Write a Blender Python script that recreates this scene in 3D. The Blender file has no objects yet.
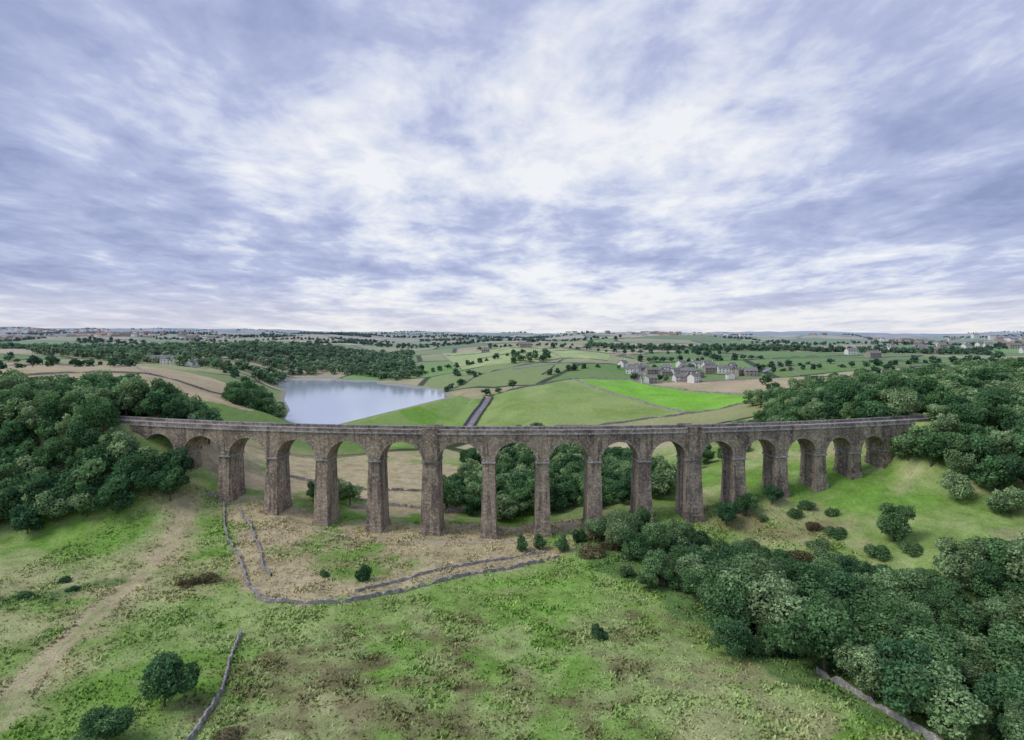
import bpy, math, random
import numpy as np
from mathutils import Vector
random.seed(7); rng=np.random.default_rng(7)
scene=bpy.context.scene
CAMZ=66.0
# ------------------------------------------------------------------ noise
def _h(i,j,s):
    v=np.sin(i*127.1+j*311.7+s*74.7)*43758.5453
    return v-np.floor(v)
def vn(x,y,s=0):
    xi=np.floor(x); yi=np.floor(y); fx=x-xi; fy=y-yi
    fx=fx*fx*(3-2*fx); fy=fy*fy*(3-2*fy)
    a=_h(xi,yi,s); b=_h(xi+1,yi,s); c=_h(xi,yi+1,s); d=_h(xi+1,yi+1,s)
    return (a*(1-fx)+b*fx)*(1-fy)+(c*(1-fx)+d*fx)*fy
def fbm(x,y,s=0,o=4):
    t=0;a=.5;n=0
    for k in range(o):
        t=t+a*vn(x,y,s+k*13); n+=a; x=x*2.03+17.3; y=y*2.03-9.1; a*=.5
    return t/n
def ss(a,b,x):
    t=np.clip((x-a)/(b-a),0,1); return t*t*(3-2*t)
def inpoly(X,Y,poly):
    r=np.zeros(X.shape,bool); n=len(poly)
    for i in range(n):
        x1,y1=poly[i]; x2,y2=poly[(i+1)%n]
        if y1==y2: continue
        c=((y1>Y)!=(y2>Y))&(X<(x2-x1)*(Y-y1)/(y2-y1)+x1)
        r^=c
    return r
def segdist(X,Y,pts,closed=False):
    d=np.full(X.shape,1e9); n=len(pts)
    for i in range(n if closed else n-1):
        x1,y1=pts[i]; x2,y2=pts[(i+1)%n]
        dx,dy=x2-x1,y2-y1
        t=np.clip(((X-x1)*dx+(Y-y1)*dy)/(dx*dx+dy*dy),0,1)
        d=np.minimum(d,np.hypot(X-x1-t*dx,Y-y1-t*dy))
    return d
# ------------------------------------------------------------------ terrain
R=450.0; YC=200.0+R
CP=[(0,-400,20),(-400,-200,30),(400,-200,25),(0,0,3),(0,60,1),(-60,90,0),(60,90,-1),(0,110,0),(-100,110,1),(-160,110,3),
(110,90,1),(160,110,6),(-50,150,0),(0,150,0),(50,150,-2),(90,160,0),(-100,150,1),(-150,160,3),(-200,170,7),(132,155,8),(150,185,14),
(185,170,15),(250,170,20),(300,100,20),(-300,120,14),(-140,190,5),(-100,190,3),(100,190,5),(60,185,0),
(-137,221,33),(-118,214,20),(-98,210,9),(-80,207,5.5),(-63,204,2.5),(-45,202,1),(-26,200,.3),(0,200,0),(27,201,2),(43,202,4.5),
(60,204,4.5),(77,207,7),(91,210,11),(106,213,13),(121,217,16),(135,222,20),(147,225,33),(165,231,36),
(-160,206,12),(-200,212,13),(-180,245,33),(-250,240,30),(-230,300,38),(-235,390,40),(-300,450,42),(-165,378,25),(-200,330,36),
(-150,300,24),(-120,260,16),(-90,260,6),(-60,260,3),(-100,310,6),(-20,260,0),(20,270,-1),(60,260,5),(100,270,15),(120,270,22),
(-60,320,4),(-20,330,2),(0,387,6),(60,387,8),(120,380,14),(-27,413,4),(0,450,13),(60,450,14),(150,450,20),(-19,510,12),(30,600,26),
(150,600,26),(250,420,30),(200,270,36),(260,320,38),(350,300,40),(-30,560,18),(-60,650,22),(-120,700,18),(-161,760,16),(-250,800,20),
(-300,740,24),(-260,600,27),(-200,430,20),(-230,520,24),(-150,900,35),(0,900,50),(80,780,46),(150,900,46),(400,900,45),(-400,900,45),(-800,900,48),
(800,900,44),(0,1300,50),(-500,1500,52),(500,1500,54),(1200,1500,46),(-1500,1500,55),(0,2500,56),(2500,2500,54),(-2500,2500,64),
(0,6000,72),(6000,6000,66),(-3000,4500,100),(-6000,6000,95),(3500,4500,72),(0,20000,80),(20000,20000,80),(-20000,20000,95),(20000,0,60),(-20000,0,60),(0,-3000,50),
(600,500,38),(-600,500,42),(500,300,40),(-450,260,34)]
cp=np.array(CP,float); SC=200.
cu=np.arcsinh(cp[:,0]/SC); cv=np.arcsinh(cp[:,1]/SC)
def phi(r2): return np.sqrt(r2+.05**2)
A=phi((cu[:,None]-cu)**2+(cv[:,None]-cv)**2)
W=np.linalg.solve(A+np.eye(len(cp))*1e-4,cp[:,2]-30)
WATER=[(-128,356),(-103,348),(-52,508),(-72,590),(-121,648),(-150,668),(-161,704),(-200,712),(-228,750),(-272,740),(-262,660),(-221,589),(-190,500),(-160,432),(-146,385)]
DAM=[(-165,358),(-135,346),(-100,340),(-46,512)]
WZ=12.0
def T(X,Y):
    X=np.asarray(X,float); Y=np.asarray(Y,float); sh=X.shape
    X=X.ravel(); Y=Y.ravel()
    u=np.arcsinh(X/SC); v=np.arcsinh(Y/SC)
    z=np.full(X.shape,30.)
    for i in range(len(cp)):
        z+=W[i]*phi((u-cu[i])**2+(v-cv[i])**2)
    rr=np.hypot(X,Y)
    z+=(fbm(X/22,Y/22,3,3)-.5)*2.0*ss(1,30,rr)*(1-.6*ss(180,230,Y)*(1-ss(230,300,Y)))
    z+=(fbm(X/300,Y/300,5,3)-.5)*46*ss(650,1500,rr)
    z+=(fbm(X/2000,Y/2000,9,4)-.5)*120*ss(2200,6000,rr)
    m=(X>-330)&(X<20)&(Y>300)&(Y<820)
    if m.any():
        x=X[m];y=Y[m];zz=z[m]
        ins=inpoly(x,y,WATER); d=segdist(x,y,WATER,True)
        down=((y-344)*52-(x+100)*170)<0
        down|=(y<352)
        k=1-ss(0,45,d)
        tgt=WZ+.2+d*.16
        zz=np.where((~ins)&(~down),zz*(1-k)+tgt*k,zz)
        zz=np.where(ins,WZ-.15-np.minimum(d*.12,4),zz)
        dd=segdist(x,y,DAM)
        cr=14.3-np.maximum(0,dd-3)*.36
        zz=np.where(ins,np.maximum(zz,14.3-np.maximum(0,dd-3)*1.5),np.maximum(zz,cr))
        z[m]=zz
    a=np.arctan2(X,YC-Y); t=np.abs(np.hypot(X,YC-Y)-R); s=a*R
    e=((s<-139)|(s>149))&(np.abs(s)<420)&(Y<YC)
    k=(1-ss(5,22,t))*np.where(e,1,0)
    z=z*(1-k)+33.9*k
    return z.reshape(sh)
def T1(x,y): return float(T(np.array([x]),np.array([y]))[0])
# ------------------------------------------------------------------ node helpers
def newmat(name):
    m=bpy.data.materials.new(name); m.use_nodes=True
    nt=m.node_tree; return m,nt,nt.nodes,nt.links,nt.nodes['Principled BSDF']
def N(nt,t,**k):
    n=nt.nodes.new(t)
    for a,b in k.items(): setattr(n,a,b)
    return n
def ramp(nt,stops,interp='LINEAR'):
    r=nt.nodes.new('ShaderNodeValToRGB'); cr=r.color_ramp; cr.interpolation=interp
    while len(cr.elements)<len(stops): cr.elements.new(.5)
    for e,(p,c) in zip(cr.elements,stops):
        e.position=p; e.color=(c[0],c[1],c[2],1) if hasattr(c,'__len__') else (c,c,c,1)
    return r
def mix(nt,a,b,f,mode='MIX'):
    m=nt.nodes.new('ShaderNodeMix'); m.data_type='RGBA'; m.blend_type=mode
    for ix,v in ((0,f),(6,a),(7,b)):
        sock=m.inputs[ix]
        if isinstance(v,bpy.types.NodeSocket): nt.links.new(v,sock)
        elif isinstance(v,(int,float)): sock.default_value=float(v) if ix==0 else (v,v,v,1)
        else: sock.default_value=(v[0],v[1],v[2],1)
    return m.outputs[2]
def noise(nt,vec,scale,detail=4,rough=.55,dist=0):
    n=nt.nodes.new('ShaderNodeTexNoise'); n.inputs['Scale'].default_value=scale; n.inputs['Detail'].default_value=detail
    n.inputs['Roughness'].default_value=rough; n.inputs['Distortion'].default_value=dist
    nt.links.new(vec,n.inputs['Vector']); return n.outputs['Fac']
def math_(nt,op,a,b=None,clamp=False):
    m=nt.nodes.new('ShaderNodeMath'); m.operation=op; m.use_clamp=clamp
    for i,v in enumerate((a,b)):
        if v is None: continue
        if isinstance(v,bpy.types.NodeSocket): nt.links.new(v,m.inputs[i])
        else: m.inputs[i].default_value=v
    return m.outputs[0]
def mapr(nt,v,a,b,c=0,d=1):
    m=nt.nodes.new('ShaderNodeMapRange'); nt.links.new(v,m.inputs[0])
    for i,x in enumerate((a,b,c,d)): m.inputs[i+1].default_value=x
    return m.outputs[0]
def diffuse(nt,nd,lk,col,normal=None):
    df=nt.nodes.new('ShaderNodeBsdfDiffuse'); lk.new(col,df.inputs[0])
    if normal is not None: lk.new(normal,df.inputs['Normal'])
    nd.remove(nd['Principled BSDF']); lk.new(df.outputs[0],nd['Material Output'].inputs[0]); return df
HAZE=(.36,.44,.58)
def paint_haze(nt,col,pos,amt=1.0):  # aerial haze painted into the base colour, stronger with distance from the origin
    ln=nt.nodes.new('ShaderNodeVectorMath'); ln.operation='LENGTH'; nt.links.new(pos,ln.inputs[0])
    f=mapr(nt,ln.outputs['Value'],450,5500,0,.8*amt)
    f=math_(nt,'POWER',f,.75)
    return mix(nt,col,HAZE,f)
# ------------------------------------------------------------------ mesh helpers
def quadmesh(name,V,F,mats,tint=None,midx=None,uv=None,smooth=False):
    V=np.asarray(V,np.float32); F=np.asarray(F,np.int32); k=F.shape[1]
    me=bpy.data.meshes.new(name)
    me.vertices.add(len(V)); me.vertices.foreach_set('co',V.ravel())
    me.loops.add(F.size); me.loops.foreach_set('vertex_index',F.ravel())
    me.polygons.add(len(F)); me.polygons.foreach_set('loop_start',np.arange(0,F.size,k,dtype=np.int32))
    me.polygons.foreach_set('loop_total',np.full(len(F),k,np.int32))
    for m in mats: me.materials.append(m)
    if midx is not None: me.polygons.foreach_set('material_index',np.asarray(midx,np.int32))
    me.polygons.foreach_set('use_smooth',np.full(len(F),smooth,bool))
    if uv is not None:
        l=me.uv_layers.new(name='UVMap'); l.data.foreach_set('uv',np.asarray(uv,np.float32).ravel())
    if tint is not None:
        a=me.color_attributes.new('tint','FLOAT_COLOR','POINT')
        a.data.foreach_set('color',np.asarray(tint,np.float32).ravel())
    me.update(calc_edges=True); me.validate()
    return me
def obj(name,me,parent=None,loc=None):
    o=bpy.data.objects.new(name,me); scene.collection.objects.link(o)
    if parent: o.parent=parent
    if loc is not None: o.location=loc
    return o
# ------------------------------------------------------------------ ground colours
G=dict(lush=(.19,.36,.065),olive=(.27,.38,.115),straw=(.56,.47,.29),tan=(.52,.42,.28),bracken=(.21,.185,.095),
       dark=(.06,.11,.035),bright=(.23,.52,.06),pale=(.39,.48,.19))
G={k:np.array(v) for k,v in G.items()}
STRAW1=[(-104,214),(-60,208),(24,209),(20,180),(12,176),(-9,166),(-24,156),(-40,148),(-62,147),(-74,160),(-82,178),(-92,196)]
STRAW2=[(-116,220),(-18,214),(-28,300),(-70,326),(-125,326),(-138,300)]
STRAW3=[(-300,320),(-170,335),(-150,345),(-150,372),(-190,470),(-330,540),(-560,520),(-520,380)]
TRAIL=[(-66,62),(-80,88),(-88,104),(-93,118),(-95,132),(-99,150),(-102,168),(-108,200)]
BRIGHT=[(58,562),(107,556),(182,412),(168,390),(118,400)]
OLIVE=[(-26,405),(-18,520),(56,566),(116,400),(60,385),(0,380)]
STRAW4=[(112,556),(215,520),(260,440),(190,412)]
STRAW5=[(-60,700),(110,690),(150,900),(-120,980)]
DAMG=[(-100,340),(-46,512),(-16,512),(-24,405),(-60,330),(-90,325)]
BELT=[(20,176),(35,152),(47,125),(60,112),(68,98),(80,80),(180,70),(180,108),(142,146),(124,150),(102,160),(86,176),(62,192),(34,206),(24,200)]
def gcol(X,Y):
    wx=(fbm(X/9,Y/9,21,3)-.5)*9; wy=(fbm(X/9,Y/9,31,3)-.5)*9
    far=ss(300,500,np.hypot(X,Y)); wx*=1-.85*far; wy*=1-.85*far
    PX=X+wx; PY=Y+wy
    n1=fbm(X/34,Y/34,1,4); n2=fbm(X/11+5,Y/11,2,4); n3=fbm(X/3.5,Y/3.5,4,3)
    def mixc(c,col,f): return c*(1-f[:,None])+col*f[:,None]
    c=np.repeat(G['lush'][None],len(X),0)
    c=mixc(c,G['olive'],ss(.38,.62,n1)*.8)
    c=mixc(c,G['pale'],ss(.46,.66,n2)*.7)
    c=mixc(c,G['straw'],ss(.58,.74,fbm(X/17,Y/17,8,4))*.5)
    c=mixc(c,G['straw'],ss(-84,-118,X+wx)*(1-ss(150,190,Y))*.55*ss(.38,.58,n2))
    dt=segdist(PX*.5+X*.5,PY*.5+Y*.5,TRAIL)
    c=mixc(c,G['straw']*.95,(1-ss(2,12,dt))*.6*ss(.34,.54,n2))
    for off in (-1.6,1.6):
        dt2=np.abs(segdist(X+off,Y+wy*.15,TRAIL)); c=mixc(c,G['tan']*1.05,(1-ss(.4,1.6,dt2))*.75*ss(.28,.45,n3))
    fg=ss(-68,-50,X+wx)*(1-ss(136,156,Y+wy-X*.25))*(1-ss(15,60,X-(150-Y)*.5))
    q=fbm(X/13+3,Y/8,41,4); q2=fbm(X/4.2,Y/3.1,43,4)
    bc=np.exp(-(((X+30)/36)**2+((Y-116)/26)**2))
    c=mixc(c,G['bracken']*1.15,fg*ss(.48,.61,q*.55+q2*.45+bc*.10-.03)*.75)
    c=mixc(c,G['bracken']*.75,fg*ss(.55,.65,q2+bc*.05)*.5)
    c=mixc(c,G['pale'],fg*ss(.54,.68,fbm(X/8,Y/5,47,4))*.6)
    lg=np.exp(-(((X-4)/24)**2+((Y-152)/16)**2)); c=mixc(c,G['bright']*.85,ss(.25,.8,lg)*.55*ss(.3,.55,n2))
    r=ss(20,45,X+wx)*(1-ss(112,134,Y))
    c=mixc(c,G['pale']*1.0,r*.6*ss(.35,.6,n2)); c=mixc(c,G['straw']*.9,r*.35*ss(.48,.62,q2))
    st=fbm((X*.8+Y*.6)/2.2,(Y*.8-X*.6)/11,91,3); c=mixc(c,G['pale']*1.1,ss(.55,.75,st)*.35*(1-ss(170,220,Y)))
    for P,f in ((STRAW1,.92),(STRAW2,.95)):
        m=inpoly(PX,PY,P).astype(float)
        v=ss(.28,.42,fbm(X/15+9,Y/15,51,4))
        c=mixc(c,G['straw'],m*f*v); c=mixc(c,G['tan'],m*.4*ss(.5,.7,n2))
        c=mixc(c,G['bracken']*1.4,m*.4*ss(.57,.68,fbm(X/6,Y/4,53,4)))
    gp=np.exp(-(((X+42)/20)**2+((Y-172)/12)**2)*1.2)
    c=mixc(c,G['lush']*.75,ss(.3,.65,gp)*ss(.32,.55,n3)*.75)
    g2=np.exp(-(((X-88)/26)**2+((Y-196)/12)**2))
    c=mixc(c,G['bracken']*1.3,ss(.25,.7,g2)*ss(.35,.6,n2)*.8)
    dg=segdist(PX,PY,[(-150,140),(-118,146),(-104,160)])
    c=mixc(c,G['dark']*1.8,(1-ss(1,4.5,dg))*.8)
    db=np.hypot((PX+82)/1.5,PY-160); c=mixc(c,G['bracken'],(1-ss(3,7,db))*.8)
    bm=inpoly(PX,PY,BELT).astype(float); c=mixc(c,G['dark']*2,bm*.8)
    c*= (0.76+.48*n3)[:,None]
    al=1-ss(300,345,Y+.25*np.abs(X))
    for P,k,lo in ((STRAW3,'straw',.95),(OLIVE,'olive',1),(BRIGHT,'bright',1),(STRAW4,'straw',.95),(STRAW5,'pale',1.1),(DAMG,'lush',1.05)):
        m=inpoly(X+wx*.3,Y+wy*.3,P); 
        c[m]=G[k]*lo*(.75+.5*fbm(X[m]/14,Y[m]/14,61,4))[:,None]; al[m]=1
        f=(.5*ss(.4,.62,fbm(X[m]/22,Y[m]/30,63,4)))[:,None]
        if k=='bright': f=f*.3
        c[m]=c[m]*(1-f)+(G['tan'] if k=='straw' else G['pale'])*f
    m=(X>-330)&(X<20)&(Y>300)&(Y<820)
    d=segdist(X[m],Y[m],WATER,True); k=(1-ss(2,7,d))
    cc=c[m]; c[m]=cc*(1-k[:,None])+np.array((.36,.33,.29))*k[:,None]; al[m]=np.maximum(al[m],k)
    return c,al
def axis(segs):
    out=[]
    for a,b,st in segs:
        n=max(1,int(round((b-a)/st))); out+=list(np.linspace(a,b,n,endpoint=False))
    return out
half=axis([(0,165,1.2),(165,420,2.6),(420,1000,7)])
g=1000.; 
while g<22000: half.append(g); g*=1.045
xs=np.array([-v for v in half[:0:-1]]+half)
ys=axis([(-2500,-200,150),(-200,60,10),(60,330,1.2),(330,760,2.6),(760,1500,7)]); g=1500.
while g<24000: ys.append(g); g*=1.04
ys=np.array(ys)
XX,YY=np.meshgrid(xs,ys); ZZ=T(XX,YY)
nx,ny=len(xs),len(ys)
V=np.stack([XX.ravel(),YY.ravel(),ZZ.ravel()],1)
ii=np.arange(nx*ny).reshape(ny,nx)
F=np.stack([ii[:-1,:-1].ravel(),ii[:-1,1:].ravel(),ii[1:,1:].ravel(),ii[1:,:-1].ravel()],1)
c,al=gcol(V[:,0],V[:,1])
mg,nt,nd,lk,bs=newmat('pasture')
geo=N(nt,'ShaderNodeNewGeometry'); pos=geo.outputs['Position']
att=N(nt,'ShaderNodeVertexColor'); att.layer_name='tint'
mp=N(nt,'ShaderNodeMapping'); lk.new(pos,mp.inputs[0]); mp.inputs['Rotation'].default_value=(0,0,.35); mp.inputs['Scale'].default_value=(1/170,1/125,0)
vo=N(nt,'ShaderNodeTexVoronoi',voronoi_dimensions='2D'); vo.inputs['Scale'].default_value=1; vo.inputs['Randomness'].default_value=.8; lk.new(mp.outputs[0],vo.inputs['Vector'])
ve=N(nt,'ShaderNodeTexVoronoi',voronoi_dimensions='2D',feature='DISTANCE_TO_EDGE'); ve.inputs['Scale'].default_value=1; ve.inputs['Randomness'].default_value=.8; lk.new(mp.outputs[0],ve.inputs['Vector'])
sp=N(nt,'ShaderNodeSeparateColor'); lk.new(vo.outputs['Color'],sp.inputs[0])
fr=ramp(nt,[(0,(.17,.30,.08)),(.14,(.27,.35,.13)),(.28,(.52,.44,.27)),(.44,(.20,.38,.09)),(.56,(.40,.41,.20)),(.70,(.17,.25,.09)),(.82,(.54,.47,.31))],'CONSTANT')
lk.new(sp.outputs[0],fr.inputs[0])
nm=noise(nt,pos,.012,4); fcol=mix(nt,fr.outputs[0],(.25,.30,.13),mapr(nt,nm,.42,.75,0,.8))
fcol=mix(nt,(.06,.08,.045),fcol,mapr(nt,ve.outputs['Distance'],.015,.03))
col=mix(nt,fcol,att.outputs['Color'],att.outputs['Alpha'])
n1=noise(nt,pos,.45,4,.7); n2=noise(nt,pos,2.3,3,.75)
d1=mapr(nt,n1,.3,.7,.6,1.4); d2=mapr(nt,n2,.3,.7,.45,1.55); dd=mix(nt,d1,d2,.55)
col=mix(nt,col,dd,1,'MULTIPLY')
col=mix(nt,col,(.46,.43,.23),mapr(nt,noise(nt,pos,1.1,3,.7),.56,.7,0,.28))
col=paint_haze(nt,col,pos)
bp=N(nt,'ShaderNodeBump'); bp.inputs['Strength'].default_value=.9; bp.inputs['Distance'].default_value=.8; lk.new(math_(nt,'ADD',n1,math_(nt,'MULTIPLY',n2,.5)),bp.inputs['Height'])
diffuse(nt,nd,lk,col,bp.outputs[0])
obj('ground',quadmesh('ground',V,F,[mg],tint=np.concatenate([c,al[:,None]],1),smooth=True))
# ------------------------------------------------------------------ water
mw,nt,nd,lk,bs=newmat('water')
bs.inputs['Base Color'].default_value=(.48,.55,.63,1); bs.inputs['Roughness'].default_value=.1; bs.inputs['IOR'].default_value=1.6  # pale base colour paints in extra brightness for the sky reflection
geo=N(nt,'ShaderNodeNewGeometry'); nn=noise(nt,geo.outputs['Position'],.5,3)
bp=N(nt,'ShaderNodeBump'); bp.inputs['Strength'].default_value=.08; bp.inputs['Distance'].default_value=.2; lk.new(nn,bp.inputs['Height']); lk.new(bp.outputs[0],bs.inputs['Normal'])
me=bpy.data.meshes.new('reservoir_water'); wc=np.mean(WATER,0)
me.from_pydata([(wc[0]+(x-wc[0])*1.02,wc[1]+(y-wc[1])*1.01,WZ) for x,y in WATER],[],[list(range(len(WATER)))]); me.materials.append(mw)
obj('reservoir_water',me)
# ------------------------------------------------------------------ stone materials
def stonemat(name,c1,c2,dark,bw=.9,bh=.42,stain=.6,useuv=True):
    m,nt,nd,lk,bs=newmat(name)
    geo=N(nt,'ShaderNodeNewGeometry'); pos=geo.outputs['Position']
    tc=N(nt,'ShaderNodeTexCoord')
    vec=tc.outputs['UV'] if useuv else pos
    br=N(nt,'ShaderNodeTexBrick'); lk.new(vec,br.inputs['Vector']); br.inputs['Scale'].default_value=1
    br.inputs['Brick Width'].default_value=bw; br.inputs['Row Height'].default_value=bh; br.inputs['Mortar Size'].default_value=.03
    br.inputs['Color1'].default_value=(*c1,1); br.inputs['Color2'].default_value=(*c2,1); br.inputs['Mortar'].default_value=(*[v*.6 for v in dark],1)
    br.inputs['Bias'].default_value=0
    a=noise(nt,pos,.13,5,.65); b=noise(nt,pos,1.4,4,.7)
    mp=N(nt,'ShaderNodeMapping'); lk.new(pos,mp.inputs[0]); mp.inputs['Scale'].default_value=(.7,.7,.06)
    st=noise(nt,mp.outputs[0],1,4,.6)
    col=mix(nt,br.outputs['Color'],dark,mapr(nt,a,.46,.62,0,stain))
    col=mix(nt,col,dark,mapr(nt,st,.50,.62,0,stain*1.1))
    col=mix(nt,col,[v*1.3 for v in c1],mapr(nt,b,.54,.68,0,.55))
    col=mix(nt,col,mapr(nt,b,.3,.7,.7,1.3),1,'MULTIPLY')
    bp=N(nt,'ShaderNodeBump'); bp.inputs['Strength'].default_value=.6; bp.inputs['Distance'].default_value=.15; lk.new(b,bp.inputs['Height'])
    diffuse(nt,nd,lk,col,bp.outputs[0])
    return m
mstone=stonemat('weathered_gritstone',(.52,.43,.325),(.37,.30,.235),(.12,.10,.09),stain=.72)
mring=stonemat('arch_voussoir_stone',(.46,.385,.31),(.34,.285,.235),(.14,.12,.11),.5,.5,.5)
mcope=stonemat('coping_stone',(.50,.485,.49),(.39,.38,.39),(.19,.185,.19),1.5,2,.6)
mwall=stonemat('dry_stone',(.52,.49,.46),(.38,.36,.34),(.20,.19,.18),.5,.22,.4)
mgrav,nt,nd,lk,bs=newmat('gravel_path'); geo=N(nt,'ShaderNodeNewGeometry')
diffuse(nt,nd,lk,mix(nt,(.28,.27,.27),(.42,.40,.38),noise(nt,geo.outputs['Position'],1.2,5,.7)))
# ------------------------------------------------------------------ viaduct
def M(s,t,z):
    a=s/R; r=R+t; return (r*math.sin(a),YC-r*math.cos(a),z)
class B:
    def __init__(s): s.V=[];s.F=[];s.UV=[]
    def q(s,p,uv):
        n=len(s.V); s.V+=p; s.F.append([n,n+1,n+2,n+3]); s.UV+=uv
    def box(s,s0,s1,t0,t1,z0,z1,s0b=None,s1b=None,t0b=None,t1b=None,top=True,bot=False,seg=1):
        s0b=s0 if s0b is None else s0b; s1b=s1 if s1b is None else s1b; t0b=t0 if t0b is None else t0b; t1b=t1 if t1b is None else t1b
        for k in range(seg):
            f0=k/seg; f1=(k+1)/seg
            a,b=s0+(s1-s0)*f0,s0+(s1-s0)*f1; ab,bb=s0b+(s1b-s0b)*f0,s0b+(s1b-s0b)*f1
            s.q([M(ab,t1b,z0),M(a,t1,z1),M(b,t1,z1),M(bb,t1b,z0)][::-1],[(bb,z0),(b,z1),(a,z1),(ab,z0)])
            s.q([M(ab,t0b,z0),M(a,t0,z1),M(b,t0,z1),M(bb,t0b,z0)],[(ab,z0),(a,z1),(b,z1),(bb,z0)])
            if top: s.q([M(a,t0,z1),M(a,t1,z1),M(b,t1,z1),M(b,t0,z1)],[(a,t0),(a,t1),(b,t1),(b,t0)])
            if bot: s.q([M(ab,t0b,z0),M(ab,t1b,z0),M(bb,t1b,z0),M(bb,t0b,z0)],[(a,t0),(a,t1),(b,t1),(b,t0)])
        o=3.3
        s.q([M(s0b,t0b,z0),M(s0b,t1b,z0),M(s0,t1,z1),M(s0,t0,z1)],[(t0b+o,z0),(t1b+o,z0),(t1+o,z1),(t0+o,z1)])
        s.q([M(s1b,t0b,z0),M(s1,t0,z1),M(s1,t1,z1),M(s1b,t1b,z0)],[(t0b+o,z0),(t0+o,z1),(t1+o,z1),(t1b+o,z0)])
    def make(s,name,mat,parent):
        me=quadmesh(name,s.V,s.F,[mat],uv=s.UV); return obj(name,me,parent)
via=obj('railway_viaduct',None)
PX=[-133.5,-116.3,-98.6,-80.9,-63.2,-45.2,-26.6,-7.6,10,27,43.5,60.2,76.2,91.8,106.8,121.2,135.2]
PS=[R*math.asin(x/R) for x in PX]; king={6,11}
ZS=24.3; HW=4.0; ZT=33.4; WT=4.0
hw=[ (WT/2 if i not in king else WT/2+.6) for i in range(len(PS))]
SL=-146.; SR=PS[-1]+14.2
bays=[(SL+3,PS[0]-hw[0])]+[(PS[i]+hw[i],PS[i+1]-hw[i+1]) for i in range(len(PS)-1)]+[(PS[-1]+hw[-1],SR)]
piers=B(); imp=B(); wallb=B(); ring=B(); pil=B()
for i,s in enumerate(PS):
    x,y,_=M(s,0,0); zb=min(T1(x,y),T1(*M(s,5,0)[:2]),T1(*M(s,-5,0)[:2]))-2.5
    zb=min(zb,ZS-3); dz=ZS-.35-zb; w=hw[i]; wb=w+dz*.022; t=HW-.25; tb=t+dz*.05
    piers.box(s-w,s+w,-t,t,zb,ZS-.35,s-wb,s+wb,-tb,tb,top=False)
    zp=T1(x,y)+1.3
    f=(ZS-zp); piers.box(s-w-f*.022-.3,s+w+f*.022+.3,-t-f*.05-.3,t+f*.05+.3,zb,zp)
    imp.box(s-w-.3,s+w+.3,-HW-.22,HW+.22,ZS-.35,ZS+.15,bot=True)
    for sg in (1,-1):
        wallb.q([M(s-w,sg*HW,ZS),M(s+w,sg*HW,ZS),M(s+w,sg*HW,ZT),M(s-w,sg*HW,ZT)],[(s-w,ZS),(s+w,ZS),(s+w,ZT),(s-w,ZT)])
    if i in king:
        for sg in (1,-1):
            a,b=sorted((sg*(HW-.02),sg*(HW+.55)))
            pil.box(s-w+.2,s+w-.2,a,b,ZS+.15,35.05)
            pil.box(s-w,s+w,a-.08,b+.08,35.05,35.35,bot=True)
NA=20
for (a,b) in bays:
    c0=(a+b)/2; ra=(b-a)/2; rb=6.5; rb=min(rb,ra*1.05)
    P=[(c0-ra*math.cos(math.pi*j/NA),ZS+rb*math.sin(math.pi*j/NA)) for j in range(NA+1)]
    O=[(c0-(ra+.75)*math.cos(math.pi*j/NA),ZS+(rb+.75)*math.sin(math.pi*j/NA)) for j in range(NA+1)]
    L=0
    for j in range(NA):
        (s0,z0),(s1,z1)=P[j],P[j+1]
        for sg in (1,-1):
            wallb.q([M(s0,sg*HW,z0),M(s1,sg*HW,z1),M(s1,sg*HW,ZT),M(s0,sg*HW,ZT)],[(s0,z0),(s1,z1),(s1,ZT),(s0,ZT)])
            (u0,v0),(u1,v1)=O[j],O[j+1]; t=sg*(HW+.1)
            q0,q1=j*.52,j*.52+.49
            ring.q([M(s0,t,z0),M(s1,t,z1),M(u1,t,v1),M(u0,t,v0)],[(q0,.02),(q1,.02),(q1,.48),(q0,.48)])
            ring.q([M(u0,sg*HW,v0),M(u1,sg*HW,v1),M(u1,t,v1),M(u0,t,v0)],[(q0,.02),(q1,.02),(q1,.48),(q0,.48)])
            ring.q([M(s0,sg*HW,z0),M(s1,sg*HW,z1),M(s1,t,z1),M(s0,t,z0)],[(q0,.02),(q1,.02),(q1,.48),(q0,.48)])
        dl=math.hypot(s1-s0,z1-z0)
        wallb.q([M(s0,-HW,z0),M(s0,HW,z0),M(s1,HW,z1),M(s1,-HW,z1)],[(0,L),(2*HW,L),(2*HW,L+dl),(0,L+dl)]); L+=dl
for a,b in ((SL-14,SL+3),(SR,SR+14)):
    wallb.box(a,b,-HW,HW,8,ZT,seg=4)
piers.make('piers',mstone,via); imp.make('impost_bands',mcope,via); wallb.make('arches_and_spandrels',mstone,via)
ring.make('arch_rings',mring,via); pil.make('pilasters',mstone,via)
S0,S1=SL-13.9,SR+13.9
b=B(); b.box(S0,S1,-HW-.4,HW+.4,ZT,ZT+.45,bot=True,seg=150); b.make('string_course',mcope,via)
b=B()
for sg in (1,-1):
    a,c_=sorted((sg*(HW-.35),sg*(HW+.12))); b.box(S0,S1,a,c_,ZT+.45,34.75,seg=150)
b.make('parapets',mstone,via)
b=B()
for sg in (1,-1):
    a,c_=sorted((sg*(HW-.43),sg*(HW+.2))); b.box(S0,S1,a,c_,34.75,35.0,bot=True,seg=150)
b.make('parapet_coping',mcope,via)
b=B(); b.box(S0-12,S1+12,-HW+.36,HW-.36,ZT+.46,ZT+.55,seg=150); b.make('deck_path',mgrav,via)
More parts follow.
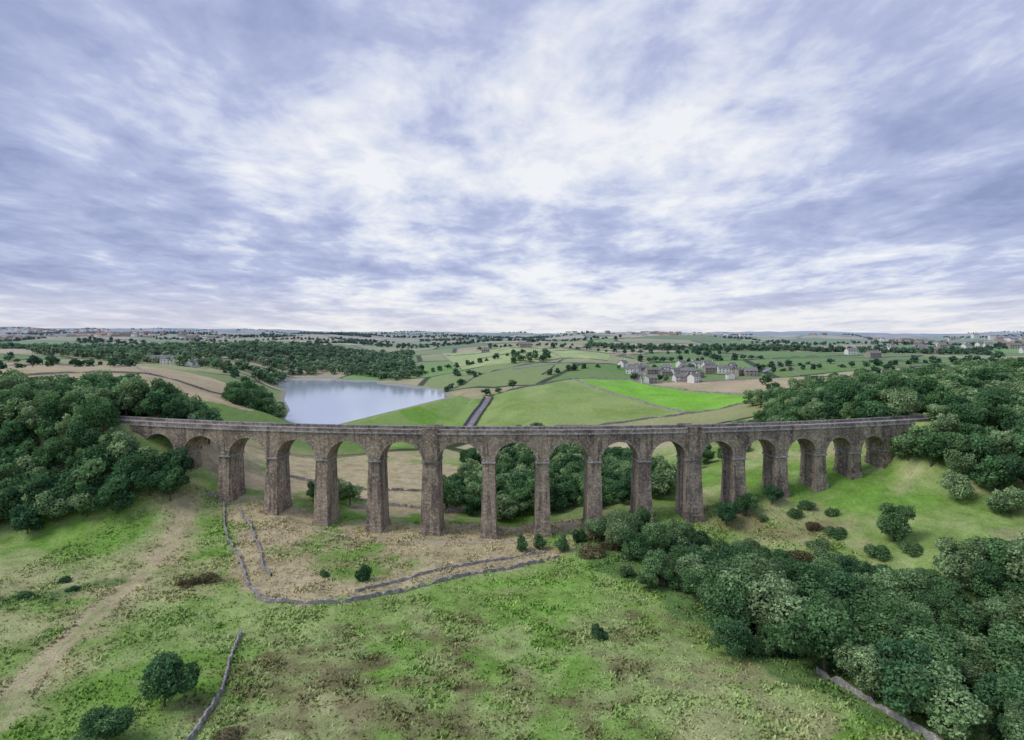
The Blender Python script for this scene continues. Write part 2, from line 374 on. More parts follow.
# ------------------------------------------------------------------ dry stone walls
def resample(pts,st):
    out=[]
    for (x1,y1),(x2,y2) in zip(pts[:-1],pts[1:]):
        n=max(1,int(math.hypot(x2-x1,y2-y1)/st))
        out+=[(x1+(x2-x1)*k/n,y1+(y2-y1)*k/n) for k in range(n)]
    out.append(pts[-1]); return np.array(out,float)
def wall(pts,h=1.05,w=.5,st=1.0,name='dry_stone_wall',mat=None):
    P=resample(pts,st); n=len(P)
    if n>4:
        for _ in range(3): P[1:-1]=(P[:-2]+2*P[1:-1]+P[2:])/4
    P[1:-1]+=rng.normal(0,.15,(n-2,2))
    d=np.gradient(P,axis=0); d/=np.linalg.norm(d,axis=1)[:,None]+1e-9; nn=np.stack([-d[:,1],d[:,0]],1)
    z=T(P[:,0],P[:,1]); hh=h*(.75+.4*rng.random(n)); hh*=np.where(rng.random(n)<.09,.25,1)
    rows=[]
    for off,zo in ((-w*.6,-.6),(-w*.38,1),(w*.38,1),(w*.6,-.6)):
        zz=z-.6 if zo<0 else z+hh+rng.normal(0,.06,n)
        rows.append(np.column_stack([P+nn*off,zz]))
    V=np.concatenate(rows); F=[];UV=[]
    L=np.concatenate([[0],np.cumsum(np.linalg.norm(np.diff(P,axis=0),axis=1))])
    vv=[0,h+.6,h+1.2,2*h+1.8]
    for k in range(3):
        for i in range(n-1):
            F.append([k*n+i,k*n+i+1,(k+1)*n+i+1,(k+1)*n+i]); UV+=[(L[i],vv[k]),(L[i+1],vv[k]),(L[i+1],vv[k+1]),(L[i],vv[k+1])]
    return obj(name,quadmesh(name,V,F,[mat or mwall],uv=UV))
wall([(-56,88),(-52,97),(-54,112),(-58,124),(-60.5,134)])
wall([(-107,209),(-99,206),(-94,196),(-88,186),(-80,176),(-68,155),(-61.5,148),(-52,147),(-40,148),(-24,156.5),(-9,166),(3,172),(14,178)])
wall([(-93,204),(-86,196),(-76,181),(-70,168),(-65,162)],1.0)
wall([(-40,153),(-30,160),(-20,167),(-9,175),(10,183)],.8,.5)
wall([(61,120),(64,112),(70,98),(76,88)],1.2)
wall([(-58,228),(-40,226),(-18,222)],1.2)
wall([(-100,248),(-60,244),(-30,250)],1.2)
for pts in ([(-26,405),(0,380),(60,385),(116,400),(168,390)],[(56,566),(116,400)],[(-18,520),(56,566),(107,556),(215,520)],[(107,556),(182,412),(260,440)],
            [(30,600),(60,700),(110,690)],[(-60,560),(-30,640),(60,700)],[(-60,700),(-120,980)],[(60,700),(40,860),(-100,900)],[(150,600),(150,900)],
            [(40,860),(160,880),(320,820)],[(250,520),(300,700),(420,720)],[(-290,330),(-235,390),(-190,470)],[(-235,390),(-330,520)],[(-330,520),(-420,480),(-480,560)],
            [(160,760),(300,740)],[(-40,780),(150,790)],[(300,520),(420,560),(560,540)],[(190,412),(260,360)]):
    wall(pts,1.3,.8,6)
def ribbon(name,pts,w,mat,lift=.06,st=1.5):
    P=resample(pts,st); n=len(P)
    for _ in range(6): P[1:-1]=(P[:-2]+2*P[1:-1]+P[2:])/4
    d=np.gradient(P,axis=0); d/=np.linalg.norm(d,axis=1)[:,None]; nn=np.stack([-d[:,1],d[:,0]],1)
    rows=[]
    for o in (-.5,-.17,.17,.5):
        Q=P+nn*(w*o+(rng.normal(0,.1,n)[:,None] if abs(o)==.5 else 0)); rows.append(np.column_stack([Q,T(Q[:,0],Q[:,1])+lift+(.04 if abs(o)<.5 else 0)]))
    F=[[k*n+i,k*n+i+1,(k+1)*n+i+1,(k+1)*n+i] for k in range(3) for i in range(n-1)]
    return obj(name,quadmesh(name,np.concatenate(rows),F,[mat],smooth=True))
mdirt,nt,nd,lk,bs=newmat('dirt_track'); geo=N(nt,'ShaderNodeNewGeometry')
diffuse(nt,nd,lk,mix(nt,(.34,.28,.19),(.56,.49,.37),noise(nt,geo.outputs['Position'],.7,5,.7)))
ribbon('dirt_track',[(-64,196),(-45,192),(-25,190),(0,192),(14,196),(22,205)],2.0,mdirt)
masph,nt,nd,lk,bs=newmat('lane_asphalt'); bs.inputs['Base Color'].default_value=(.26,.26,.28,1); bs.inputs['Roughness'].default_value=.9
ribbon('country_lane',[(230,560),(262,600),(330,640),(420,640),(520,600)],5,masph,.25,4)
ribbon('country_lane',[(230,560),(150,660),(90,670),(0,650)],4.5,masph,.25,4)
# spillway
sp_=obj('dam_spillway',None)
mconc=stonemat('spillway_stone',(.44,.43,.43),(.36,.355,.36),(.20,.20,.20),1.2,.5,.5,False)
c0=np.array([-20.,512.]); c1=np.array([-30.,395.]); dv=(c1-c0)/np.linalg.norm(c1-c0); nv=np.array([-dv[1],dv[0]])
n=30; L=np.linalg.norm(c1-c0); V=[];F=[]
def bx(a,b,o0,o1,z0,z1):
    k=len(V)
    for z in (z0,z1):
        for (q,o) in ((a,o0),(a,o1),(b,o1),(b,o0)):
            p=c0+dv*q+nv*o; V.append((p[0],p[1],z))
    for f in ((0,1,2,3),(4,5,6,7),(0,1,5,4),(1,2,6,5),(2,3,7,6),(3,0,4,7)): F.append([k+i for i in f])
for i in range(n):
    a=L*i/n; b_=L*(i+1)/n; p=c0+dv*a; z=T1(*p)+.3
    bx(a,b_+.01*(i%2),-3,3,z-3,z)
obj('stepped_channel',quadmesh('stepped_channel',V,F,[mconc]),sp_)
V=[];F=[]
for i in range(n):
    a=L*i/n; b_=L*(i+1)/n; p=c0+dv*a; z=T1(*p)+.3
    for s in (-1,1): bx(a,b_+.05,s*3.4-.4,s*3.4+.4,z-3.1,z+1.5)
obj('channel_walls',quadmesh('channel_walls',V,F,[mcope]),sp_)
# ------------------------------------------------------------------ trees
def leafmat(name,a,b,c,objrand=1.0):
    m,nt,nd,lk,bs=newmat(name)
    at=N(nt,'ShaderNodeVertexColor'); at.layer_name='tint'; sc=N(nt,'ShaderNodeSeparateColor'); lk.new(at.outputs['Color'],sc.inputs[0])
    oi=N(nt,'ShaderNodeObjectInfo'); geo=N(nt,'ShaderNodeNewGeometry')
    f=math_(nt,'ADD',math_(nt,'MULTIPLY',math_(nt,'SUBTRACT',oi.outputs['Random'],.5),objrand),sc.outputs[1],True)
    r=ramp(nt,[(0,a),(.5,b),(1,c)]); lk.new(f,r.inputs[0])
    col=mix(nt,r.outputs[0],sc.outputs[0],1,'MULTIPLY')
    col=paint_haze(nt,col,geo.outputs['Position'],.9)
    df=diffuse(nt,nd,lk,col)
    tr=N(nt,'ShaderNodeBsdfTranslucent'); lk.new(col,tr.inputs[0]); ms=N(nt,'ShaderNodeMixShader'); ms.inputs[0].default_value=.3
    lk.new(df.outputs[0],ms.inputs[1]); lk.new(tr.outputs[0],ms.inputs[2]); lk.new(ms.outputs[0],nd['Material Output'].inputs[0])
    return m
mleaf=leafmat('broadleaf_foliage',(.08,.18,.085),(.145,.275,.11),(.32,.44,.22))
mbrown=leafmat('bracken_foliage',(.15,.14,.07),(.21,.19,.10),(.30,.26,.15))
mbark,nt,nd,lk,bs=newmat('bark'); bs.inputs['Base Color'].default_value=(.12,.10,.08,1); bs.inputs['Roughness'].default_value=.95
def tube(p0,p1,r0,r1,n=6):
    p0=np.array(p0,float);p1=np.array(p1,float); d=p1-p0; d/=np.linalg.norm(d)
    u=np.cross(d,[.3,.9,.1]); u/=np.linalg.norm(u); w=np.cross(d,u)
    a=np.arange(n)*2*np.pi/n
    c=np.cos(a)[:,None]*u+np.sin(a)[:,None]*w
    V=np.concatenate([p0+c*r0,p1+c*r1]); F=[[i,(i+1)%n,n+(i+1)%n,n+i] for i in range(n)]
    return V,np.array(F)
def proto(seed,H=10,Rc=4.5,nl=5000,ls=.45,nlobe=13,conic=0.,base=.18,limbs=True,irr=1.0):
    g=np.random.default_rng(seed)
    Vs=[];Fs=[];Ts=[];Ms=[];n0=0
    def add(V,F,t,m):
        nonlocal n0
        Vs.append(V);Fs.append(F+n0);Ts.append(t);Ms.append(np.full(len(F),m));n0+=len(V)
    cz=H*(base+ (1-base)*.48); hz=H*(1-base)*.5
    L=[]
    for k in range(nlobe):
        zz=g.uniform(-.75,.85); a=k*2.4+g.uniform(-.5,.5); rad=math.sqrt(max(0,1-zz*zz*.75))*g.uniform(.3,.95)
        if conic: rad*=1-conic*(zz+.75)/1.6
        lr=Rc*g.uniform(.20,.46)*(1-conic*.4*(zz+.75)/1.6)
        L.append((math.cos(a)*rad*Rc*.85,math.sin(a)*rad*Rc*.85,cz+zz*(hz-lr*.5),lr,g.uniform(.62,1.3)))
    L.append((0,0,cz,Rc*.5,.8)); L=np.array(L)
    if limbs:
        V,F=tube((0,0,-.5),(g.normal()*.2,g.normal()*.2,cz),H*.032,H*.015); add(V,F,np.ones((len(V),4)),1)
        for k in range(min(7,nlobe)):
            V,F=tube((0,0,H*g.uniform(.15,.4)),L[k,:3],H*.013,H*.004,5); add(V,F,np.ones((len(V),4)),1)
    w=L[:,3]**2; w/=w.sum()
    k=g.choice(len(L),nl*2,p=w); d=g.normal(size=(nl*2,3)); d/=np.linalg.norm(d,axis=1)[:,None]
    bump=np.zeros(nl*2)
    for q in range(5):
        fv=g.normal(size=3)*4.5; bump+=np.sin(d@fv+k*1.7+q)
    rr=g.uniform(.70,1.04,nl*2)+bump*.06*irr+g.exponential(.08,nl*2)
    P=L[k,:3]+d*L[k,3:4]*rr[:,None]*np.array([1,1,.85])
    keep=bump>-2.6
    for j in range(len(L)):
        q=np.linalg.norm((P-L[j,:3])/np.array([1,1,.85]),axis=1)/L[j,3]
        keep&=~((q<.62)&(k!=j))
    keep&=P[:,2]>H*.05
    P=P[keep][:nl]; d=d[keep][:nl]; k=k[keep][:nl]; bu=bump[keep][:nl]; m=len(P)
    nrm=d*.9+g.normal(size=(m,3))*.6+np.array([0,0,.25]); nrm/=np.linalg.norm(nrm,axis=1)[:,None]
    u=np.cross(nrm,g.normal(size=(m,3))); u/=np.linalg.norm(u,axis=1)[:,None]; v=np.cross(nrm,u)
    s=(ls*g.uniform(.55,1.4,m))[:,None]
    Q=np.stack([P-u*s*.6,P-v*s*.45+u*s*.1,P+u*s*.75,P+v*s*.4],1).reshape(-1,3)
    F=np.arange(m*4).reshape(m,4)
    t=L[k,4]*g.uniform(.7,1.3,m)*(1+bu*.05); hue=np.clip(.5+g.normal(size=m)*.08+(L[k,4]-1)*.3,0,1)
    tt=np.repeat(np.stack([t,hue,t*0,t*0+1],1),4,0); add(Q,F,tt,0)
    return np.concatenate(Vs),np.concatenate(Fs),np.concatenate(Ts),np.concatenate(Ms)
def pmesh(name,P,lm): return quadmesh(name,P[0],P[1],[lm,mbark],tint=P[2],midx=P[3])
NEAR=[pmesh('broadleaf_tree_mesh_%d'%i,proto(100+i,H=9.5+i*.5,Rc=5.0+.4*(i%3),nl=8000,ls=.36,nlobe=17+2*i),mleaf) for i in range(6)]
MID=[pmesh('woodland_tree_mesh_%d'%i,proto(200+i,H=12,Rc=5.6,nl=3600,ls=.58,nlobe=14+2*i),mleaf) for i in range(5)]
CON=[pmesh('conical_tree_mesh',proto(300,H=8,Rc=2.8,nl=4000,ls=.32,nlobe=14,conic=.8,base=.05),mleaf)]
SHR=[pmesh('shrub_mesh_%d'%i,proto(310+i,H=3.2,Rc=2.4,nl=2600,ls=.26,nlobe=10,base=.0,limbs=True),mleaf) for i in range(2)]
BRN=[pmesh('brown_scrub_mesh',proto(320,H=2.2,Rc=3.0,nl=2600,ls=.26,nlobe=12,base=.0),mbrown)]
FAR=[proto(400+i,H=11,Rc=5,nl=130,ls=2.0,nlobe=6,limbs=True) for i in range(3)]
def tree(name,me,x,y,s=1,sz=None,parent=None,z=None,sink=.3):
    o=obj(name,me,parent,(x,y,(T1(x,y) if z is None else z)-sink*s))
    o.rotation_euler=(random.uniform(-.06,.06),random.uniform(-.06,.06),random.uniform(0,6.28))
    a=s*random.uniform(.88,1.15); o.scale=(a,s*random.uniform(.88,1.15),(sz or s)*random.uniform(.9,1.12)); return o
tree('hawthorn_tree',NEAR[0],-62,107,1.0,.95); tree('hawthorn_tree',NEAR[1],-65,96,.85,.7); 
tree('scrub_bush',BRN[0],-81,160,1.2,.8); tree('scrub_bush',BRN[0],-85,157,.9,.7); tree('scrub_bush',BRN[0],-46,98,1.0,.5)
tree('small_tree',SHR[0],-40,161,1.1,1.4); tree('shrub',SHR[1],-51,163,.6); tree('shrub',SHR[1],19,132,.8,.9)
for x,y,s in ((3,184,.95),(8.5,186,.85),(15.5,183,.95)): tree('conifer_tree',CON[0],x,y,s,.85*s)
tree('broadleaf_tree',NEAR[2],46,126,.75); tree('broadleaf_tree',NEAR[3],112,176,1.15,1.0); tree('shrub',SHR[0],22,190,1.3)
for x,y,s in ((-120,148,1.0),(-126,144,1.1),(-133,141,1.0),(-112,153,.8),(-140,139,1.2),(-118,158,.8)): tree('gorse_bush',SHR[0],x,y,s,.5*s)
for x,y,s in ((-66,214,.75),(-72,220,.8),(-60,222,.75),(-68,226,.8),(88,203,.7),(78,200,.75),(70,196,.8)): tree('broadleaf_tree',NEAR[random.randrange(5)],x,y,s)
for x,y,s in ((98,200,1.0),(104,196,1.1),(92,196,1.1),(82,196,1.0),(100,185,1.2),(92,180,1.3),(112,168,1.2),(104,170,1.4),(122,190,1.1),(96,190,1.0)): tree('scrub_bush',random.choice([BRN[0],SHR[0],SHR[1]]),x,y,s,.8*s)
def scatter(poly,sp,seed=0):
    g=np.random.default_rng(seed); P=np.array(poly,float); a=P.min(0);b=P.max(0)
    xs=np.arange(a[0],b[0]+sp,sp); ys=np.arange(a[1],b[1]+sp,sp); X,Y=np.meshgrid(xs,ys); X[1::2]+=sp/2
    X=X.ravel()+g.uniform(-.38,.38,X.size)*sp; Y=Y.ravel()+g.uniform(-.38,.38,Y.size)*sp
    m=inpoly(X,Y,poly); return X[m],Y[m]
def clearvia(x,y,m=9):
    s=math.atan2(x,YC-y)*R
    if s<-136 or s>151: m=5.5
    if s<-158 or s>170: m=0
    return abs(math.hypot(x,YC-y)-R)>=m
BT=[(22,178),(37,155),(49,129),(62,116),(71,103),(84,84),(180,74),(180,102),(142,140),(122,146),(98,157),(82,174),(60,190),(36,200),(25,197)]
X,Y=scatter(BT,7.6,5); Z=T(X,Y)
for x,y,z in zip(X,Y,Z):
    if not clearvia(x,y,7): continue
    s=random.uniform(.5,1.2)*(1.2 if y<150 else .85)
    tree('broadleaf_tree',random.choice(NEAR),x,y,s,s*random.uniform(.75,1.05),z=z)
X,Y=scatter(BT,9,6); Z=T(X,Y)
for x,y,z in zip(X,Y,Z): tree('understorey_shrub',random.choice([SHR[0],SHR[1],BRN[0]]),x,y,random.uniform(1,1.6),z=z)
def wood(poly,sp,seed,smin=.7,smax=1.15,meshes=None,mg=9):
    e=obj('woodland',None); X,Y=scatter(poly,sp,seed); Z=T(X,Y); k=0
    for x,y,z in zip(X,Y,Z):
        if not clearvia(x,y,mg): continue
        s=random.uniform(smin,smax); k+=1
        tree('tree_%d'%k,random.choice(meshes or MID),x,y,s,s*random.uniform(.8,1.1),parent=e,z=z,sink=.8)
    return e
wood([(-106,203),(-118,196),(-135,190),(-150,187),(-190,186),(-240,194),(-330,210),(-330,310),(-240,290),(-180,282),(-158,262),(-116,240),(-108,226)],6.2,11,.8,1.3,mg=8)
wood([(138,206),(138,188),(150,178),(180,168),(240,160),(330,165),(360,350),(280,390),(190,345),(128,310),(112,275),(140,240)],7.4,12,.75,1.2)
wood([(-26,222),(0,213),(36,214),(60,222),(60,262),(40,330),(0,350),(-20,300)],8,13,.7,1.15)
wood([(-152,346),(-138,362),(-160,400),(-185,455),(-205,450),(-185,400),(-165,352)],8,14,.8,1.2)
wood([(66,250),(120,262),(128,300),(90,285)],9,15,.5,.9)
wood([(150,345),(260,380),(420,420),(420,470),(250,430),(150,380)],9,16,.7,1.1)
def merged(name,pts,smin=.8,smax=1.3,seed=1):
    g=np.random.default_rng(seed); P=np.array(pts); Z=T(P[:,0],P[:,1]); Vs=[];Fs=[];Ts=[];Ms=[];n=0
    for (x,y),z in zip(P,Z):
        v,f,t,m=FAR[g.integers(3)]; s=g.uniform(smin,smax); a=g.uniform(0,6.28); ca,sa=math.cos(a),math.sin(a)
        q=np.stack([v[:,0]*ca-v[:,1]*sa,v[:,0]*sa+v[:,1]*ca,v[:,2]*g.uniform(.7,1.05)],1)*s+np.array([x,y,z-1.5])
        tt=t.copy(); tt[:,1]=np.clip(tt[:,1]*.6+g.uniform(-.15,.35),0,1); tt[:,0]*=g.uniform(.65,1.05)
        Vs.append(q);Fs.append(f+n);Ts.append(tt);Ms.append(m);n+=len(v)
    obj(name,quadmesh(name,np.concatenate(Vs),np.concatenate(Fs),[mleaf,mbark],tint=np.concatenate(Ts),midx=np.concatenate(Ms)))
def wpts(poly,sp,seed):
    X,Y=scatter(poly,sp,seed); return list(zip(X,Y))
pts=[]
pts+=wpts([(-285,748),(-300,700),(-262,600),(-240,600),(-250,640),(-280,745),(-230,765),(-160,715),(-130,660),(-100,690),(-130,800),(-170,1000),(-420,1050),(-420,800)],11,21)
pts+=wpts([(-1000,800),(-350,760),(-330,920),(-1100,960)],13,22)
pts+=wpts([(-380,600),(-300,640),(-300,700),(-420,760),(-560,680)],12,23)
merged('distant_woodland',pts,.8,1.3,1)
pts=wpts([(120,960),(420,850),(640,780),(660,830),(430,920),(130,1020)],12,24)
pts+=wpts([(640,640),(1000,650),(1050,720),(660,700)],12,26)
pts+=wpts([(0,690),(40,690),(44,730),(5,735)],12,27)
merged('distant_woodland',pts,.8,1.2,2)
pts=[]
g=np.random.default_rng(33)
def row(a,b,sp,j=2,skip=.12):
    L=math.hypot(b[0]-a[0],b[1]-a[1]); n=max(2,int(L/sp))
    for k in range(n):
        if g.random()<skip: continue
        pts.append((a[0]+(b[0]-a[0])*k/n+g.normal()*j,a[1]+(b[1]-a[1])*k/n+g.normal()*j))
for a,b,sp in (((-60,560),(-30,640),12),((-100,700),(20,780),10),((40,600),(100,640),10),((250,600),(330,610),9),((150,700),(300,700),9),
    ((-20,520),(10,545),12),((-40,640),(-70,660),7),((230,560),(300,560),10),((182,412),(215,520),22),((250,440),(330,520),9),((300,560),(520,620),9),
    ((-230,520),(-290,600),10),((-330,520),(-480,560),11),((-420,480),(-600,470),9),((-500,600),(-800,620),10),((60,860),(300,800),12),((-300,450),(-360,400),10),
    ((-520,520),(-620,680),9),((420,560),(760,560),9),((240,700),(260,860),12)): row(a,b,sp)
for k in range(85):
    y=900*math.exp(g.uniform(0,1.5)); x=g.uniform(-.95,.95)*y; a=g.choice([.05,.15,-.1,1.6])+g.normal()*.06; L=g.uniform(150,500)
    row((x,y),(x+math.cos(a)*L,y+math.sin(a)*L),g.uniform(7,10),2.5,.08)
for k in range(30):
    y=1150*math.exp(g.uniform(0,1.35)); x=g.uniform(-.95,.95)*y
    n=int(g.uniform(40,110)); sx=g.uniform(60,170); 
    pts+= [(x+g.uniform(-1,1)*sx,y+g.normal()*16) for _ in range(n)]
merged('hedgerow_trees',pts,.55,1.05,3)
# ------------------------------------------------------------------ rough grass tufts
n=75000
X=rng.uniform(-135,100,n); Y=60+150*rng.random(n)**1.15
cl=fbm(X/6,Y/5,71,3)
m=(np.abs(X)<Y*.95+12)&(segdist(X,Y,TRAIL)>2)&(rng.random(n)<.25+.6*ss(.40,.62,cl))
X=X[m];Y=Y[m];cl=cl[m]; n=len(X); Z=T(X,Y); C,_=gcol(X,Y); C=C*.85+.15*G['olive']
Vs=[];Cs=[]
big=1+.5*ss(.5,.7,cl)
for k in range(3):
    a=rng.uniform(0,6.28,n); h=rng.uniform(.15,.45,n)*big; w=rng.uniform(.10,.22,n)*big
    ca,sa=np.cos(a),np.sin(a); lean=rng.uniform(.3,1.2,n)
    ox,oy=X+rng.normal(0,.3,n),Y+rng.normal(0,.3,n)
    q=np.stack([np.stack([ox-ca*w,oy-sa*w,Z-.05],1),np.stack([ox+ca*w,oy+sa*w,Z-.05],1),
      np.stack([ox+ca*w*.6-sa*lean*h,oy+sa*w*.6+ca*lean*h,Z+h],1),np.stack([ox-ca*w*.5-sa*lean*h,oy-sa*w*.5+ca*lean*h,Z+h*.9],1)],1)
    Vs.append(q.reshape(-1,3)); cc=C*rng.uniform(.8,1.4,n)[:,None]; Cs.append(np.repeat(np.concatenate([cc,np.ones((n,1))],1),4,0))
V=np.concatenate(Vs); F=np.arange(len(V)).reshape(-1,4)
mt,nt,nd,lk,bs=newmat('grass_blades'); at=N(nt,'ShaderNodeVertexColor'); at.layer_name='tint'; diffuse(nt,nd,lk,at.outputs['Color'])
obj('rough_grass',quadmesh('rough_grass',V,F,[mt],tint=np.concatenate(Cs)))
# ------------------------------------------------------------------ houses
mhs=stonemat('house_stone',(.50,.44,.37),(.43,.38,.32),(.28,.25,.22),.6,.3,.4,False)
mwh,nt,nd,lk,bs=newmat('white_render'); bs.inputs['Base Color'].default_value=(.78,.76,.72,1)
mrf=stonemat('slate_roof',(.33,.31,.31),(.27,.26,.26),(.18,.18,.18),.5,.3,.5,False)
mrt,nt,nd,lk,bs=newmat('tile_roof'); bs.inputs['Base Color'].default_value=(.36,.22,.17,1)
mgl,nt,nd,lk,bs=newmat('window_glass'); bs.inputs['Base Color'].default_value=(.04,.045,.05,1); bs.inputs['Roughness'].default_value=.2
mdo,nt,nd,lk,bs=newmat('painted_door'); bs.inputs['Base Color'].default_value=(.09,.13,.12,1)
def box(V,F,x0,x1,y0,y1,z0,z1):
    k=len(V); V+=[(x,y,z) for z in (z0,z1) for x,y in ((x0,y0),(x1,y0),(x1,y1),(x0,y1))]
    F+=[[k+i for i in f] for f in ((3,2,1,0),(4,5,6,7),(0,1,5,4),(1,2,6,5),(2,3,7,6),(3,0,4,7))]
def py(name,V,F,mat,par):
    me=bpy.data.meshes.new(name); me.from_pydata(V,[],F); me.materials.append(mat); return obj(name,me,par)
def house(x,y,L=12,Wd=7,H=5,rot=0,wm=None,rm=None,name='stone_house'):
    e=obj(name,None,loc=(x,y,T1(x,y)-.2)); e.rotation_euler=(0,0,rot); a,b=L/2,Wd/2; rh=Wd*.36
    V=[(-a,-b,-2),(a,-b,-2),(a,b,-2),(-a,b,-2),(-a,-b,H),(a,-b,H),(a,b,H),(-a,b,H),(-a,0,H+rh),(a,0,H+rh)]
    py('walls',V,[(0,1,5,4),(2,3,7,6),(1,2,6,9,5),(3,0,4,8,7)],wm or mhs,e)
    o=.4; V=[];F=[]
    for sg in (-1,1):
        k=len(V); zb=H-.15
        V+=[(-a-o,sg*(b+o),zb),(a+o,sg*(b+o),zb),(a+o,0,H+rh+.12),(-a-o,0,H+rh+.12)]
        V+=[(p[0],p[1],p[2]+.22) for p in V[k:k+4]]
        F+=[[k+i for i in f] for f in ((0,1,2,3),(4,5,6,7),(0,1,5,4),(1,2,6,5),(3,0,4,7))]
    py('roof',V,F,rm or mrf,e)
    V=[];F=[]
    for cx in (-a+.6,a-.6): box(V,F,cx-.5,cx+.5,-.4,.4,H+rh-.6,H+rh+1.2)
    py('chimneys',V,F,wm or mhs,e)
    V=[];F=[]; nw=max(2,int(L/3))
    for sg in (-1,1):
        for z0 in (.9,3.3):
            for i in range(nw):
                cx=-a+L*(i+.5)/nw
                if z0<1 and i==nw//2: continue
                ys_=sorted((sg*b,sg*(b+.04))); box(V,F,cx-.45,cx+.45,ys_[0],ys_[1],z0,z0+1.1)
    py('windows',V,F,mgl,e)
    V=[];F=[]; cx=-a+L*(nw//2+.5)/nw; box(V,F,cx-.5,cx+.5,-b-.06,-b,.1,2.2); py('door',V,F,mdo,e)
    return e
g=np.random.default_rng(5)
for k in range(32):
    x=g.uniform(118,228); y=g.uniform(535,655)
    house(x,y,g.uniform(8,15),g.uniform(5.5,7.5),g.uniform(4.4,5.6),g.choice([0,.3,1.5,-.2,.8])+g.normal()*.1,random.choice([None,None,mwh]))
    if k%2: tree('village_tree',random.choice(MID),x+g.uniform(-14,14),y+g.uniform(2,14),g.uniform(.4,.65))
house(-355,622,16,8,6,.2,mwh,mrf,'white_farmhouse'); house(-372,632,22,9,5,.2,None,None,'stone_barn'); house(-335,628,10,7,4,1.4,mwh)
house(430,760,14,8,5,.1,mwh,None,'white_farmhouse'); house(415,690,16,8,5,.3); house(20,905,18,9,5,.2,name='stone_barn'); house(-40,900,12,7,5,.1)
for k in range(18): house(g.uniform(560,860),g.uniform(820,1000),g.uniform(10,20),8,g.uniform(5,7),g.uniform(-.3,.4),random.choice([None,mwh,None]))
def town(name,cx,cy,rx,ry,n,seed):
    g=np.random.default_rng(seed); Vw=[];Fw=[];Mi=[]
    me=bpy.data.meshes.new(name)
    for k in range(n):
        x=cx+g.normal()*rx; y=cy+g.normal()*ry; z=T1(x,y); L=g.uniform(9,24); W_=g.uniform(7,10); H=g.uniform(5,8); a=g.normal()*.4
        ca,sa=math.cos(a),math.sin(a); k0=len(Vw)
        for (u,v,w) in [(-L/2,-W_/2,-3),(L/2,-W_/2,-3),(L/2,W_/2,-3),(-L/2,W_/2,-3),(-L/2,-W_/2,H),(L/2,-W_/2,H),(L/2,W_/2,H),(-L/2,W_/2,H),(-L/2,0,H+3),(L/2,0,H+3)]:
            Vw.append((x+u*ca-v*sa,y+u*sa+v*ca,z+w))
        for f in ((0,1,5,4),(2,3,7,6),(1,2,6,9,5),(3,0,4,8,7)): Fw.append([k0+i for i in f]); Mi.append(0 if k%3 else 1)
        for f in ((4,5,9,8),(6,7,8,9)): Fw.append([k0+i for i in f]); Mi.append(2 if k%2 else 3)
    me.from_pydata(Vw,[],Fw); 
    for m in (mhs,mwh,mrf,mrt): me.materials.append(m)
    me.polygons.foreach_set('material_index',Mi); obj(name,me)
town('distant_town',-1500,2000,260,120,190,1); town('distant_town',-1050,1500,120,60,60,2); town('distant_town',1500,1900,260,100,140,3); town('distant_town',500,2300,200,90,60,4); town('distant_town',-2400,3200,500,200,240,5); town('distant_town',1050,1350,110,60,60,6)
# ------------------------------------------------------------------ sky
SUN_AZ=-105; SUN_EL=48
w=bpy.data.worlds.new('World'); scene.world=w; w.use_nodes=True; nt=w.node_tree; lk=nt.links
for n_ in list(nt.nodes): nt.nodes.remove(n_)
out=N(nt,'ShaderNodeOutputWorld'); tc=N(nt,'ShaderNodeTexCoord'); D=tc.outputs['Generated']
sep=N(nt,'ShaderNodeSeparateXYZ'); lk.new(D,sep.inputs[0])
z=math_(nt,'MAXIMUM',sep.outputs[2],0.0); zz=math_(nt,'ADD',z,.12)
cx=math_(nt,'DIVIDE',sep.outputs[0],zz); cy=math_(nt,'DIVIDE',sep.outputs[1],zz)
def cloudvec(sx,sy,ox):
    c=N(nt,'ShaderNodeCombineXYZ'); lk.new(math_(nt,'MULTIPLY',cx,sx),c.inputs[0]); lk.new(math_(nt,'MULTIPLY',cy,sy),c.inputs[1]); c.inputs[2].default_value=ox; return c.outputs[0]
a=noise(nt,cloudvec(.85,.62,5.2),1,3,.5,.3)
b=noise(nt,cloudvec(2.6,1.9,7.1),1,6,.60,.35)
c_=noise(nt,cloudvec(9,6,1.7),1,3,.6,.2)
f=math_(nt,'ADD',math_(nt,'ADD',math_(nt,'MULTIPLY',a,.50),math_(nt,'MULTIPLY',b,.42)),math_(nt,'MULTIPLY',c_,.13))
dp=N(nt,'ShaderNodeVectorMath',operation='DOT_PRODUCT'); lk.new(D,dp.inputs[0])
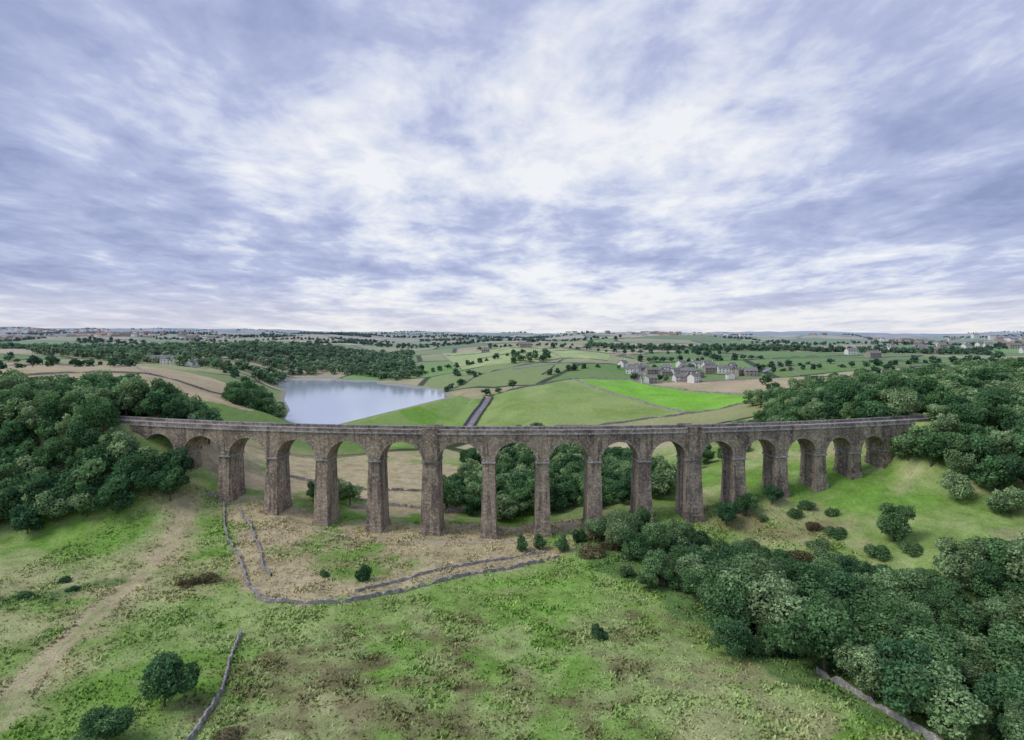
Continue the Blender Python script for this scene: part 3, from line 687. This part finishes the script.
sv=Vector((math.sin(math.radians(12)),math.cos(math.radians(12)),math.tan(math.radians(15)))).normalized(); dp.inputs[1].default_value=sv
glow=mapr(nt,dp.outputs['Value'],.80,1.0,-.01,.085)
f=math_(nt,'ADD',f,glow)
hz=mapr(nt,sep.outputs[2],.0,.20,.05,0); f=math_(nt,'ADD',f,hz)
r=ramp(nt,[(.41,(.28,.33,.55)),(.49,(.38,.43,.67)),(.56,(.50,.55,.78)),(.61,(.68,.73,.89)),(.69,(.94,.95,.98))]); lk.new(f,r.inputs[0])
colr=mix(nt,r.outputs[0],(.88,.86,.87),mapr(nt,sep.outputs[2],.0,.08,.6,0))
sky=N(nt,'ShaderNodeTexSky'); sky.sky_type='NISHITA'; sky.sun_disc=False; sky.sun_elevation=math.radians(SUN_EL); sky.sun_rotation=math.radians(SUN_AZ)
b1=N(nt,'ShaderNodeBackground'); lk.new(sky.outputs[0],b1.inputs[0]); b1.inputs[1].default_value=.1
b2=N(nt,'ShaderNodeBackground'); lk.new(colr,b2.inputs[0]); b2.inputs[1].default_value=1.0
mx=N(nt,'ShaderNodeMixShader'); mx.inputs[0].default_value=.9; lk.new(b1.outputs[0],mx.inputs[1]); lk.new(b2.outputs[0],mx.inputs[2]); lk.new(mx.outputs[0],out.inputs[0])
l=bpy.data.lights.new('sun','SUN'); l.energy=1.9; l.angle=math.radians(25); l.color=(1,.96,.9); lo=obj('sun',l)
d=Vector((math.sin(math.radians(SUN_AZ))*math.cos(math.radians(SUN_EL)),math.cos(math.radians(SUN_AZ))*math.cos(math.radians(SUN_EL)),math.sin(math.radians(SUN_EL))))
lo.rotation_euler=d.to_track_quat('Z','Y').to_euler()
# ------------------------------------------------------------------ camera
cam=bpy.data.cameras.new('camera'); cam.sensor_width=36; cam.lens=36*600/1024; cam.shift_y=-35/1024; cam.clip_end=60000; cam.clip_start=.5
co=obj('camera',cam,loc=(0,0,CAMZ)); co.rotation_euler=(math.radians(90),0,0); scene.camera=co
scene.view_settings.view_transform='Standard'; scene.view_settings.look='None'; scene.view_settings.exposure=0
